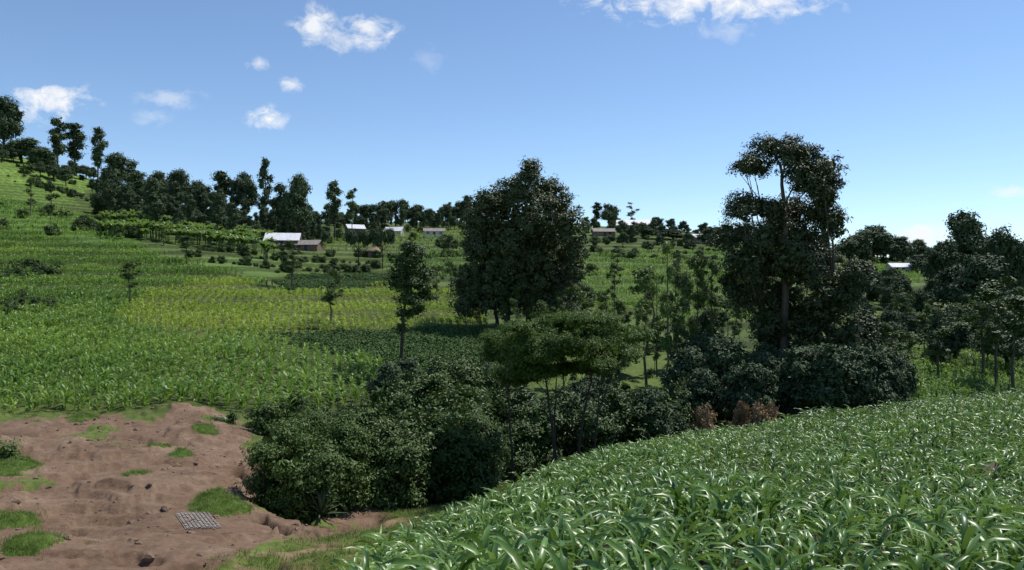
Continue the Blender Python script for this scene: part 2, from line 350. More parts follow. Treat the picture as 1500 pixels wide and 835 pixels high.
def scatter(name,coll,pts,scl,r,tilt=.08,rotz=None,sxy=None):
    n=len(pts)
    if n==0: return
    NI[name]=NI.get(name,0)+n
    me=bpy.data.meshes.new(name);me.vertices.add(n);me.vertices.foreach_set('co',np.asarray(pts,np.float32).ravel())
    rot=np.stack([r.normal(size=n)*tilt,r.normal(size=n)*tilt,r.uniform(0,6.28,n) if rotz is None else rotz],1)
    s=np.stack([scl if sxy is None else scl*sxy]*2+[scl],1)
    a=me.attributes.new('rot','FLOAT_VECTOR','POINT');a.data.foreach_set('vector',rot.astype(np.float32).ravel())
    a=me.attributes.new('scl','FLOAT_VECTOR','POINT');a.data.foreach_set('vector',s.astype(np.float32).ravel())
    a=me.attributes.new('idx','INT','POINT');a.data.foreach_set('value',r.integers(0,len(coll.objects),n).astype(np.int32))
    o=link(name,me);md=o.modifiers.new('scatter','NODES');md.node_group=inst_group(coll)
    return o
def gridpts(x0,x1,y0,y1,dr,dp,ang,r,jit=.18):
    c,s=math.cos(ang),math.sin(ang);R=math.hypot(x1-x0,y1-y0)/2;cx,cy=(x0+x1)/2,(y0+y1)/2
    a,b=np.meshgrid(np.arange(-R,R,dr),np.arange(-R,R,dp),indexing='ij')
    a=a+r.normal(size=a.shape)*dr*jit*.5;b=b+r.normal(size=b.shape)*dp*jit*1.5
    X=cx+a*c-b*s;Y=cy+a*s+b*c
    m=(X>x0)&(X<x1)&(Y>y0)&(Y<y1);return X[m],Y[m]
def maize(r,H=.9,nl=9,seg=6,fold=True,mat=M_maize,wm=1.0):
    mb=MB();tube(mb,[[0,0,-.05],[0.01,0,H*.4],[.0,.01,H*.75]],[.012,.009,.004],4,1)
    a0=r.uniform(0,6.28)
    for i in range(nl):
        t=i/(nl-1);h=H*(.08+.66*t);az=a0+(i%2)*math.pi+r.normal()*.5
        Lf=H*r.uniform(.62,.9)*(.6+.9*math.sin(math.pi*min(1,.18+t*.72)))*.80
        th0=math.radians(r.uniform(55,75)+12*t);th1=math.radians(r.uniform(-90,-20)+30*t)
        w=.036*wm*r.uniform(.8,1.25)*(H/.9)*(1.0 if fold else 1.5)
        s=np.linspace(0,1,seg+1);th=th0+(th1-th0)*s**1.15
        dx=np.cos(th)*Lf/seg;dz=np.sin(th)*Lf/seg
        x=np.concatenate([[0],np.cumsum(dx[:-1])]);z=h+np.concatenate([[0],np.cumsum(dz[:-1])])
        ww=w*np.clip(1.25*np.sin(np.pi*np.clip(.12+.88*s,0,1))**.9,0.02,1.1);ww[-1]=.002
        tw=r.normal()*.7*s
        ca,sa=math.cos(az),math.sin(az)
        ctr=np.stack([x*ca,x*sa,z],1);side=np.stack([-sa*np.cos(tw),ca*np.cos(tw),np.sin(tw)],1)
        if fold:
            up=np.stack([-np.sin(th)*ca,-np.sin(th)*sa,np.cos(th)],1)
            l=ctr+side*ww[:,None]+up*ww[:,None]*.45;rr_=ctr-side*ww[:,None]+up*ww[:,None]*.45
            v=np.concatenate([l,ctr,rr_]);n=seg+1
            f=[(k*n+j,k*n+j+1,(k+1)*n+j+1,(k+1)*n+j) for k in range(2) for j in range(seg)]
        else:
            l=ctr+side*ww[:,None];rr_=ctr-side*ww[:,None];v=np.concatenate([l,rr_]);n=seg+1
            f=[(j,j+1,n+j+1,n+j) for j in range(seg)]
        mb.add(v,f,0)
    return mb.mesh('maize_plant',[mat,M_stalk],fold)
C_mz=protos('maize_plants',[maize(rng,.68,9,5,True,M_maize,.80) for _ in range(10)])
C_mzf=protos('maize_plants_far',[maize(rng,1.15,8,3,False,M_maizef,.85) for _ in range(6)])
C_mzy=protos('maize_plants_ripening',[maize(rng,1.15,8,3,False,M_maizey,.85) for _ in range(6)])
def tuft(r,n,h,w,mat,spread=.12,bend=.6):
    mb=MB()
    for i in range(n):
        az=r.uniform(0,6.28);x0,y0=r.normal(size=2)*spread;H=h*r.uniform(.5,1.2);b=H*bend*r.uniform(.2,1)
        ca,sa=math.cos(az),math.sin(az);ss=[0,.5,1];v=[]
        for s in ss:
            X=x0+ca*b*s*s;Y=y0+sa*b*s*s;ww=w*(1-s*.9)
            v+= [(X-sa*ww,Y+ca*ww,H*s-.02),(X+sa*ww,Y-ca*ww,H*s-.02)]
        mb.add(v,[(0,1,3,2),(2,3,5,4)],0)
    return mb.mesh('tuft',[mat])
C_gr=protos('grass_tufts',[tuft(rng,26,.15,.008,M_grass,.14,.9) for _ in range(4)])
def lowplant(r,R,leaf,mat,cover=1.6):
    mb=MB();tube(mb,[[0,0,-.05],[0,0,R*.6]],[.01,.006],4,0)
    crown(mb,[(0,0,R*.55,R,R,R*.6)],leaf,r,cover,R*.5,wr=.6,core=0);return mb.mesh('low_plant',[M_stalk,mat])
C_bean=protos('bean_plants',[lowplant(rng,.38,.18,M_bean) for _ in range(4)])
def place(name,coll,key,bbox,dr,dp,ang,s0,s1,cond=None,gap=.03):
    X,Y=gridpts(*bbox,dr,dp,ang,rng);z=zones(X,Y,1.0);m=z[key] if isinstance(key,str) else key(z,X,Y)
    pxs=proj_px(X,Y);m&=(pxs>-250)&(pxs<1750)&(rng.random(len(X))>gap)
    if cond is not None: m&=cond(X,Y)
    X,Y=X[m],Y[m];Zh=height(X,Y)
    v=.55+.9*fbm(X/3,Y/3,90)
    s=rng.uniform(s0,s1,len(X))*v
    scatter(name,coll,np.stack([X,Y,Zh-.02],1),s,rng)
place('maize_field',C_mz,'near',(-14,60,3.2,52),.66,.25,.9,.7,1.2,gap=.10)
nr=lambda z:~(z['riser'])
place('maize_field',C_mzf,lambda z,X,Y:z['lm']&~z['ly']&nr(z),(-190,5,50,215),1.0,.48,.25,.6,1.1,gap=.1)
place('maize_field',C_mzy,lambda z,X,Y:z['ly']&nr(z),(-90,5,85,180),1.05,.55,.25,.6,.95,gap=.1)
place('bean_field',C_bean,lambda z,X,Y:z['bean']|z['bean2'],(-70,8,70,220),.8,.6,.1,.8,1.3)
place('maize_field',C_mzf,lambda z,X,Y:(z['c1']&nr(z))|z['r2']|z['r1'],(5,200,70,300),1.3,.8,.2,.7,1.2,gap=.1)
place('maize_field',C_mzf,lambda z,X,Y:(z['up3']|z['c2']|z['c4'])&nr(z),(-260,5,170,420),2.2,1.3,.2,.8,1.4,gap=.1)
place('grass',C_gr,lambda z,X,Y:z['bank']&(fbm(X/1.2,Y/1.2,60)>.45),(-20,2,8,46),.2,.2,0,.5,1.1,gap=.25)
place('grass',C_gr,lambda z,X,Y:(~z['rock'])&(~z['near'])&(~z['bank'])&(~z['lm']),(-42,-8,20,60),.4,.4,0,.5,1.4,gap=.25)
pts=[]
for (mp_,my,mr) in MOUNDS:
    mx_,_=img(mp_,my);n=int(620*mr*mr);d=np.sqrt(rng.random(n))*mr*1.5;a=rng.uniform(0,6.28,n)
    X=mx_+d*np.cos(a);Y=my+d*np.sin(a)*1.3
    k=np.hypot(X-mx_,(Y-my)*.75)/mr*(.6+.9*fbm(X*1.1,Y*1.1,6));o=k<1;X,Y,k=X[o],Y[o],k[o]
    pts.append(np.stack([X,Y,height(X,Y)+.3*mr*(1-k*k)-.02],1))
pts=np.concatenate(pts);scatter('grass_mounds',C_gr,pts,rng.uniform(.4,1.,len(pts)),rng)
X=rng.uniform(-32,0,1500);Y=rng.uniform(18,55,1500);m=rockmask(X,Y)&(fbm(X*.4,Y*.4,31)>.55);X,Y=X[m],Y[m]
scatter('grass',C_gr,np.stack([X,Y,height(X,Y)],1),rng.uniform(.2,.7,len(X)),rng)
def stone(r):
    import bmesh
    bm=bmesh.new();bmesh.ops.create_icosphere(bm,subdivisions=2,radius=1)
    for v in bm.verts:
        k=1+.35*math.sin(v.co.x*2.3+r.random())*math.cos(v.co.y*3.1)+r.normal()*.06;v.co*=k;v.co.z*=.55
    me=bpy.data.meshes.new('stone');bm.to_mesh(me);bm.free();me.materials.append(M_rock);return me
C_st=protos('stones',[stone(rng) for _ in range(4)])
X=rng.uniform(-32,0,6000);Y=rng.uniform(16,55,6000);m=rockmask(X,Y)&(fbm(X*.5,Y*.5,88)>.45);X,Y=X[m],Y[m]
scatter('loose_stones',C_st,np.stack([X,Y,height(X,Y)],1),.02+.16*rng.random(len(X))**7,rng,.3)
# ------------------------------------------------------------ generic trees
def mk_tree(kind,r):
    mb=MB();mats=[M_bark,M_dist_haze]
    if kind=='tall':
        tr=[[0,0,-.5],[.1,0,4],[r.normal()*.3,.1,9],[0,0,14]];tube(mb,tr,[.28,.22,.15,.05],6)
        bl=[]
        for i in range(12):
            z=5+9*(i+.5)/12;w=2.0*math.sin(math.pi*min(.95,(16-z)/11))
            a=r.uniform(0,6.28);d=r.uniform(.2,.9)*w;R=r.uniform(1.0,1.6)
            bl.append((d*math.cos(a),d*math.sin(a),z,R,R,R*.85))
        bl.append((0,0,14,1.1,1.1,1));limbs(mb,tr,bl,r,.08);crown(mb,bl,.6,r,1.9,.7)
    if kind=='round':
        tr=[[0,0,-.5],[.1,.1,2],[r.normal()*.3,0,5],[0,0,8]];tube(mb,tr,[.35,.27,.2,.06],6);bl=[]
        for i in range(17):
            a=r.uniform(0,6.28);d=r.uniform(.3,3.2);z=r.uniform(3.2,8.8-d*.6);R=r.uniform(1.2,2.0)
            bl.append((d*math.cos(a),d*math.sin(a),z,R,R,R*.8))
        limbs(mb,tr,bl,r,.1);crown(mb,bl,.55,r,1.8,.75);mats=[M_barkd,M_dist_haze]
    if kind=='flat':
        tr=[[0,0,-.5],[.2,.1,2],[0,.2,4],[.1,0,6]];tube(mb,tr,[.25,.2,.15,.08],6);bl=[]
        for i in range(15):
            a=r.uniform(0,6.28);d=4.0*math.sqrt(r.random());z=6.8-d*.35+r.normal()*.5;R=r.uniform(1.0,1.7)
            bl.append((d*math.cos(a),d*math.sin(a),z,R,R,.9))
        limbs(mb,tr,bl,r,.08);crown(mb,bl,.45,r,2,.6,bottom=.3);mats=[M_barkd,M_dist_haze]
    if kind=='slim':
        tr=[[0,0,-.5],[.1+r.normal()*.2,0,3],[r.normal()*.3,.1,7],[0,0,11]];tube(mb,tr,[.13,.11,.08,.03],6);bl=[]
        for i in range(15):
            z=r.uniform(4,11);w=1.5*math.sin(math.pi*min(.9,(12.5-z)/9))*r.uniform(.2,1.2);a=r.uniform(0,6.28);R=r.uniform(.35,.9)
            bl.append((w*math.cos(a),w*math.sin(a),z,R,R,R*.8))
        limbs(mb,tr,bl,r,.035);crown(mb,bl,.3,r,1.4,.4,core=.5);mats=[M_bark,M_mid]
    if kind=='bush':
        tr=[[0,0,-.3],[0,0,1.5],[0,0,3]];tube(mb,tr,[.15,.1,.04],5);bl=[]
        for i in range(13):
            a=r.uniform(0,6.28);d=r.uniform(0,1.8);z=r.uniform(.3,3.4-d*.8);R=r.uniform(.7,1.1)
            bl.append((d*math.cos(a),d*math.sin(a),z,R,R,R*.85))
        limbs(mb,tr,bl[:5],r,.05);crown(mb,bl,.32,r,1.7,.45,bottom=.8);mats=[M_barkd,M_dark]
    if kind=='shrub':
        bl=[(r.normal()*.5,r.normal()*.5,r.uniform(.2,1),r.uniform(.4,.6),r.uniform(.4,.6),.45) for i in range(7)]
        tube(mb,[[0,0,-.2],[0,0,.8]],[.05,.02],4);crown(mb,bl,.22,r,1.6,.3,bottom=.8);mats=[M_barkd,M_mid]
    if kind=='banana':
        for q in range(3):
            bx,by=r.normal(size=2)*.6;tube(mb,[[bx,by,-.2],[bx,by,1.2],[bx+.05,by,2.4]],[.14,.11,.07],6)
            for i in range(8):
                az=r.uniform(0,6.28);s=np.linspace(0,1,6);th=math.radians(r.uniform(55,80))-s**1.2*math.radians(r.uniform(60,130));Lf=r.uniform(1.8,2.6)
                x=np.concatenate([[0],np.cumsum(np.cos(th[:-1]))])*Lf/5;z=2.3+np.concatenate([[0],np.cumsum(np.sin(th[:-1]))])*Lf/5
                ca,sa=math.cos(az),math.sin(az);w=.3*np.sin(np.pi*np.clip(.08+.9*s,0,1))**.6
                c=np.stack([bx+x*ca,by+x*sa,z],1);sd=np.array([-sa,ca,0])
                v=np.concatenate([c+sd*w[:,None]-[0,0,.06],c,c-sd*w[:,None]-[0,0,.06]])
                mb.add(v,[(k*6+j,k*6+j+1,(k+1)*6+j+1,(k+1)*6+j) for k in range(2) for j in range(5)],1)
        mats=[M_stalk,M_banana]
    return mb.mesh(kind+'_tree',mats)
KH=dict(tall=15,round=9.8,flat=7.4,slim=11.6,bush=4.0,shrub=1.4,banana=4.2)
KW=dict(tall=5.5,round=8.5,flat=10.5,slim=3.4,bush=4.8,shrub=2.0,banana=5)
V={k:[mk_tree(k,rng) for _ in range(n)] for k,n in dict(tall=5,round=5,flat=3,slim=6,bush=4,shrub=3,banana=2).items()}
NAMES=dict(tall='eucalyptus_tree',round='broadleaf_tree',flat='acacia_tree',slim='slender_tree',bush='bush',shrub='shrub',banana='banana_plant')
cnt=[0]
def put(kind,px,Y,top,w=None,mat=None):
    g=ground_at(px,Y);gpy=CY-F*g[2]/Y;H=(gpy-top)*Y/F
    if H<.5: H=.5
    me=V[kind][cnt[0]%len(V[kind])];cnt[0]+=1
    sz=H/KH[kind];sx=sz if w is None else (w*Y/F)/KW[kind]
    o=link(NAMES[kind],me,g);o.scale=(sx,sx,sz);o.rotation_euler=(0,0,rng.uniform(0,6.28))
    if mat:
        o.material_slots[1].link='OBJECT';o.material_slots[1].material=mat
    return o
for a in [('round',5,400,138,60),('round',32,390,192,55),('tall',84,400,172,34),('tall',110,410,180,38),('tall',143,400,186,28),('round',172,380,222,56),
 ('round',205,360,243,50),('round',62,380,214,40),('round',232,350,250,55),('round',262,340,248,55),('round',292,350,262,44),('tall',322,340,250,40),('round',358,340,250,42),('tall',388,330,231,24),
 ('round',437,260,254,54),('tall',490,300,264,30),('slim',516,300,273,20),('tall',410,300,268,34),
 ('flat',545,360,298,50),('flat',580,370,290,50),('round',610,380,298,40),('round',632,380,300,30),('round',655,390,298,34),('round',684,390,285,38),
 ('slim',849,400,300,16),('tall',874,400,296,20),('round',892,390,289,34),('slim',925,400,295,18),('round',948,330,332,36),('round',985,330,336,55),('round',1045,320,332,50),
 ('round',1245,300,333,60),('round',1280,310,328,60),('round',1322,300,345,50),('round',1415,210,308,84),('round',1470,170,328,70),('round',1500,260,345,60),('round',1385,200,350,60),
 ('round',1350,260,372,50),('round',1440,150,372,100),('round',1400,160,385,80)]: put(*a)
put('slim',190,104,383,34,M_dark);put('slim',428,138,350,40,M_dark);put('slim',484,98,382,38,M_mid)
put('slim',660,145,342,28);put('flat',560,200,330,40);put('flat',525,200,334,42);put('slim',273,152,345,28,M_dark);put('slim',900,130,380,22,M_dark)
put('slim',1066,120,438,18,M_dark);put('round',650,240,345,30);put('slim',905,200,360,20);put('slim',75,200,262,20,M_dark);put('slim',45,230,240,22,M_dark);put('slim',240,190,330,22);put('slim',640,130,380,18)
def region(name,kinds,pxr,Yr,n,s0,s1,cond=None):
    px=rng.uniform(*pxr,n);Y=np.sqrt(rng.uniform(Yr[0]**2,Yr[1]**2,n));X=(px-CX)/F*Y
    if cond is not None: m=cond(px,Y);px,Y,X=px[m],Y[m],X[m]
    ms=[];[ms.extend(V[k]) for k in kinds];cn='mass_'+'_'.join(kinds)
    c=bpy.data.collections.get(cn) or protos(cn,ms)
    n=len(X);scatter(name,c,np.stack([X,Y,height(X,Y)],1),rng.uniform(s0,s1,n),rng,.04)
region('distant_tree_line',['tall','round','bush'],(140,340),(225,340),150,.45,1.05)
region('distant_tree_line',['round','bush','tall'],(330,480),(255,340),90,.4,.95)
region('distant_tree_line',['round','bush'],(-200,250),(330,430),130,.5,.95,lambda px,Y:(Y>345+np.maximum(0,60-px)*.35))
region('distant_tree_line',['round','bush','tall'],(480,700),(345,440),120,.35,.8)
region('distant_tree_line',['round','bush','bush'],(840,1070),(270,440),100,.35,.75)
region('distant_tree_line',['round','bush'],(1070,1900),(280,420),150,.6,1.1)
region('tree_mass',['round','bush'],(1270,1800),(165,250),130,.5,.9,lambda px,Y:(px>1360)|(Y<200))
region('tree_mass',['round','bush','slim'],(1300,1800),(104,160),120,.35,.7)
region('banana_grove',['banana'],(150,400),(195,250),110,.8,1.25)
region('hillside_bushes',['bush','shrub'],(-300,700),(190,420),220,.4,1.1,lambda px,Y:~((px<150)&(Y>250)&(Y<420)&(rng.random(len(px))<.7)))
region('hillside_bushes',['bush','shrub'],(840,1260),(120,300),110,.4,1.0)
region('hillside_bushes',['bush','shrub','slim'],(730,1010),(76,118),70,.3,.7)
region('hillside_bushes',['bush','shrub','slim'],(1040,1300),(90,130),50,.3,.8)
region('gully_vegetation',['bush','round'],(1000,1330),(66,88),60,.35,.75)
region('gully_vegetation',['bush','round'],(560,1000),(54,68),56,.3,.5)
region('gully_vegetation',['bush'],(420,620),(46,56),36,.28,.48)
def hedge(pts,n,s0,s1,kinds=('bush','shrub'),name='hedge',jy=.015):
    pts=np.array(pts,float);t=np.sort(rng.uniform(0,len(pts)-1,n));i=t.astype(int).clip(0,len(pts)-2);f=t-i
    q=pts[i]*(1-f[:,None])+pts[i+1]*f[:,None];px,Y=q[:,0],q[:,1]*(1+rng.normal(size=n)*jy);X=(px-CX)/F*Y
    cn='mass_'+'_'.join(kinds);ms=[];[ms.extend(V[k]) for k in kinds];c=bpy.data.collections.get(cn) or protos(cn,ms)
    scatter(name,c,np.stack([X,Y,height(X,Y)],1),rng.uniform(s0,s1,n),rng)
hedge([(-200,128),(0,132),(90,135)],90,.35,.7,jy=.03);hedge([(-200,95),(0,98),(85,100)],80,.3,.55,jy=.03)
hedge([(110,212),(200,200)],26,.6,1.);hedge([(280,170),(380,168),(480,185),(540,190)],44,.3,.6);hedge([(0,250),(120,235),(210,205)],30,.4,.8)
hedge([(640,190),(690,180),(860,190),(1000,200)],40,.4,.8);hedge([(850,140),(980,150),(1100,145)],30,.3,.7)
hedge([(0,330),(130,320),(230,300)],40,.5,1.);hedge([(520,225),(690,235)],30,.4,.7);hedge([(840,240),(950,230),(1060,235)],34,.4,.8);hedge([(280,192),(420,200),(560,210)],40,.4,.8)
hedge([(380,48.5),(440,51),(540,58),(640,66)],42,.25,.5,name='gully_hedge')
# ------------------------------------------------------------ hero trees
def hero(name,bpx,Y,blobs,trunks,leaf,mats,sub=.8,cover=2.,r0=.15,dj=.5,seed=1,start=.35,shell=(.6,1.08),up=.6,wr=.42,bottom=.5,grow=1.0,core=1.3):
    r=np.random.default_rng(seed);g=ground_at(bpx,Y);mb=MB();B=[];s=Y/F
    xs=[b[0] for b in blobs];hw=(max(xs)-min(xs))/2*s
    for b in blobs:
        q=P(b[0],b[1],Y)-g;rx=b[2]*s*grow;rz=(b[3] if len(b)>3 and b[3] else b[2])*s*grow
        dy=r.uniform(-1,1)*hw*dj
        B.append((q[0],dy,q[2],rx,rx,rz))
    ends=[P(t['p'][-1][0],0,Y)[0]-g[0] for t in trunks]
    for k,t in enumerate(trunks):
        tp=[];n=len(t['p'])
        for i,(a,b_) in enumerate(t['p']):
            q=P(a,b_,Y)-g;tp.append([q[0],t.get('y',0),q[2]])
        gx=float(height(np.array([g[0]+tp[0][0]]),np.array([Y+tp[0][1]]))[0])-g[2];tp[0][2]=gx-.4
        tp=np.array(tp);z=np.linspace(0,1,10);ii=np.linspace(0,1,n)
        pp=np.stack([np.interp(z,ii,tp[:,c]) for c in range(3)],1);pp[1:-1,:2]+=r.normal(size=(8,2))*t['r']*.35
        rad=t['r']*(1-.8*z);rad[0]*=1.35;tube(mb,pp,rad,8)
        near=[b for b in B if k==int(np.argmin([abs(b[0]-e) for e in ends]))]
        if near: limbs(mb,pp,near,r,r0,start)
    crown(mb,B,leaf,r,cover,sub,up=up,wr=wr,shell=shell,bottom=bottom,core=core)
    return link(name,mb.mesh(name,mats),g)
hero('tall_broadleaf_tree',745,112,[(775,258,18,20),(758,280,26,24),(800,275,24,22),(735,300,30,28),(780,315,36,32),(815,300,24,24),(705,325,24,26),(740,355,38,34),(790,355,40,34),(828,335,24,28),
 (700,370,28,30),(688,410,22,28),(735,400,38,34),(785,405,40,36),(830,385,24,30),(838,430,18,28),(700,440,26,24),(750,440,34,24),(800,440,34,26),(680,445,16,20),(712,298,20,16),(690,350,16,18),(840,362,14,18),(720,415,26,26),(818,415,28,28),(765,380,36,30),(715,350,26,26),(765,425,30,28),(845,400,14,18),(675,420,12,20),(830,455,20,16)],
 [dict(p=[(745,485),(745,400),(752,300)],r=.38,y=0),dict(p=[(775,482),(778,400),(778,290)],r=.42,y=1.5),dict(p=[(728,485),(722,420),(712,340)],r=.28,y=-.5)],.44,[M_barkd,M_euc],.85,1.9,.14,.4,3,grow=1.1,core=1.4)
hero('eucalyptus_tree',1152,85,[(1138,212,26,16),(1112,238,30,16),(1095,244,20,12),(1160,235,30,24),(1188,258,28,26),(1205,285,22,24),(1150,218,22,14),(1175,275,28,24),(1160,262,22,18),
 (1175,305,32,26),(1100,300,28,20),(1080,312,20,16),(1128,308,24,16),(1080,345,28,22),(1130,350,30,24),(1180,345,36,28),(1215,330,22,28),(1200,310,24,24),(1150,325,26,22),
 (1076,385,24,24),(1115,395,34,26),(1165,395,38,30),(1212,385,28,32),(1240,400,22,22),(1095,430,28,26),(1150,440,38,30),(1205,440,36,30),(1252,440,26,26),(1190,370,34,28),(1140,375,30,26),(1072,412,16,20),(1100,360,24,24),
 (1120,475,26,22),(1180,485,36,30),(1235,490,30,30),(1264,480,20,24),(1160,520,26,22),(1210,530,28,28),(1230,420,28,28),(1195,465,32,28),(1250,530,24,26),(1140,500,22,20)],
 [dict(p=[(1156,590),(1150,470),(1148,360),(1146,275),(1140,235)],r=.5,y=0),dict(p=[(1128,585),(1126,500),(1120,420)],r=.22,y=1),dict(p=[(1205,588),(1208,500),(1215,400)],r=.28,y=-.8)],.36,[M_bark,M_euc],.65,1.9,.12,.5,5,grow=1.12,core=1.4)
hero('slender_tree',590,74,[(602,375,20,16),(590,392,20,16),(618,398,16,14),(580,412,14,12),(604,415,22,16),(622,432,13,12),(600,438,20,14),(592,460,12,12),(610,455,12,10),(588,480,7,8),(598,362,12,8)],
 [dict(p=[(591,548),(588,500),(595,440),(600,380)],r=.2)],.26,[M_barkd,M_dark],.42,1.9,.05,.5,7,start=.5,grow=1.1)
hero('acacia_tree',815,37.5,[(735,520,34,14),(770,500,42,16),(745,548,28,12),(805,488,44,14),(850,480,44,15),(800,525,40,13),(850,510,40,14),(890,492,36,14),(915,485,26,12),(880,530,34,12),(905,515,28,13),(760,475,26,7),(850,464,40,8),(835,545,28,10),(925,510,16,10),(725,500,20,8),(775,540,34,11),(820,470,36,9),(820,505,44,14),(870,500,40,14),(780,518,40,14),(760,560,30,10),(865,548,30,10),(800,553,30,10),(740,500,34,12),(900,535,30,12)],
 [dict(p=[(752,680),(748,620),(742,545)],r=.075,y=.3),dict(p=[(818,672),(806,610),(800,560),(795,510)],r=.09,y=0),dict(p=[(845,668),(856,610),(868,560),(870,510)],r=.085,y=.6),dict(p=[(812,672),(815,600),(820,530)],r=.07,y=1.2),dict(p=[(872,660),(878,600),(895,520)],r=.06,y=.9)],
 .12,[M_barkd,M_acac],.28,2.8,.03,.8,9,start=.6,bottom=.3,up=.9,core=2.6,grow=1.12)
for i,(px,Y,top,w,mat) in enumerate([(948,84,388,56,M_mid),(978,80,352,46,M_mid),(990,82,370,36,M_light),(1020,88,372,40,M_mid),(1043,92,372,34,M_mid),(1310,90,470,60,M_mid),(1290,95,470,40,M_mid),(1375,100,440,60,M_dark),(1460,95,400,70,M_dark),(1485,90,430,70,M_dark),(1440,100,430,60,M_mid),(962,90,400,30,M_dark),(1005,95,410,30,M_mid)]):
    put('slim',px,Y,top,w,mat)
for a in [('round',1060,72,492,100),('round',1038,95,446,60),('bush',1000,70,540,60),('bush',960,66,560,70),('round',1250,80,500,80),('round',1185,78,505,80),('bush',1235,72,540,60),('round',905,90,462,80),('bush',1330,88,545,50),('round',1270,110,440,50),('round',1400,112,470,70),('round',1475,105,470,90)]: put(*a)
put('bush',1112,60,554,58,M_dead);put('bush',1035,60,578,44,M_dead);put('bush',1085,61,578,30,M_dead)
def thick(name,bpx,Y,bl,mats,leaf=.19,seed=1,cover=2.0,sub=.42):
    r=np.random.default_rng(seed);g=ground_at(bpx,Y);mb=MB();B=[]
    for (a,b,rp,yy) in bl:
        q=P(a,b,yy)-g;R=rp*yy/F;B.append((q[0],q[1],q[2],R,R,R*.85))
        gz=float(height(np.array([q[0]+g[0]]),np.array([yy]))[0])-g[2]
        zz=q[2]-R*1.1
        while zz>gz-.1:
            B.append((q[0]+r.normal()*R*.3,q[1]+r.normal()*R*.3,zz,R*.95,R*.95,R*.8));zz-=R*1.1
        for k in range(2):
            e=np.array(q)+r.normal(size=3)*R*.4;tube(mb,[[q[0]+r.normal()*.2,q[1],gz-.1],(e+[q[0],q[1],gz])/2+r.normal(size=3)*.1,e],[.05,.035,.012],5)
    crown(mb,B,leaf,r,cover,sub,bottom=.8,core=1.2);return link(name,mb.mesh(name,mats),g)
thick('shrub_thicket',440,34,[(388,668,26,33),(405,650,30,34),(432,636,32,36),(455,665,40,34),(475,690,30,33),(430,685,24,32.5),(470,628,30,37),(515,700,28,34),(510,650,44,36)],[M_barkd,M_mid],leaf=.17,seed=11)
thick('shrub_thicket',560,37,[(540,615,36,39),(560,660,46,37),(560,700,28,35.5),(590,680,40,36),(600,640,44,38),(580,600,30,41)],[M_barkd,M_dark],leaf=.2,seed=12)
thick('shrub_thicket',660,40,[(640,610,40,41),(660,650,46,39),(650,680,34,38),(690,630,38,41),(705,650,34,40),(695,670,26,39.5),(680,590,30,44),(722,640,18,42)],[M_barkd,M_mid],leaf=.24,seed=13,sub=.5)
thick('shrub_thicket',640,52,[(600,570,30,52),(640,560,34,53),(680,555,34,54),(720,560,34,55),(560,585,26,50),(700,585,34,50)],[M_barkd,M_dark],leaf=.26,seed=14,sub=.5)
thick('shrub_thicket',800,50,[(760,600,36,52),(790,625,38,50),(830,608,40,52),(870,625,34,50),(900,600,36,54),(765,645,30,48),(940,600,34,56),(980,595,30,60)],[M_barkd,M_dark],leaf=.26,seed=15,sub=.5)
thick('bush',400,46,[(390,608,20,46),(412,604,18,46.5)],[M_barkd,M_dark],seed=16)
thick('bush',325,48,[(325,618,13,47),(340,612,10,48)],[M_barkd,M_mid],seed=17)
thick('bush',0,34,[(5,672,26,34),(-20,665,30,34.5),(25,682,16,33.6)],[M_barkd,M_mid],seed=18)
def agave(name,px,Y,s,seed):
    r=np.random.default_rng(seed);g=ground_at(px,Y);mb=MB()
    for i in range(46):
        az=i*2.4+r.normal()*.1;el=math.radians(8+78*(i/46)**.8);Lf=s*r.uniform(.8,1.05)
        t=np.linspace(0,1,5);ca,sa=math.cos(az),math.sin(az);w=.035*s*np.array([.8,1.1,1,.6,.03])
        d=np.array([ca*math.cos(el),sa*math.cos(el),math.sin(el)]);c=d*Lf*t[:,None]-np.array([0,0,1.])*(t**2)[:,None]*.12*Lf+np.array([0,0,.15])
        sd=np.array([-sa,ca,0])
        v=np.concatenate([c+sd*w[:,None]+[0,0,.02],c,c-sd*w[:,None]+[0,0,.02]]);mb.add(v,[(k*5+j,k*5+j+1,(k+1)*5+j+1,(k+1)*5+j) for k in range(2) for j in range(4)],0)
    return link(name,mb.mesh(name,[M_agave]),g)
agave('agave_plant',470,32.3,1.3,1)
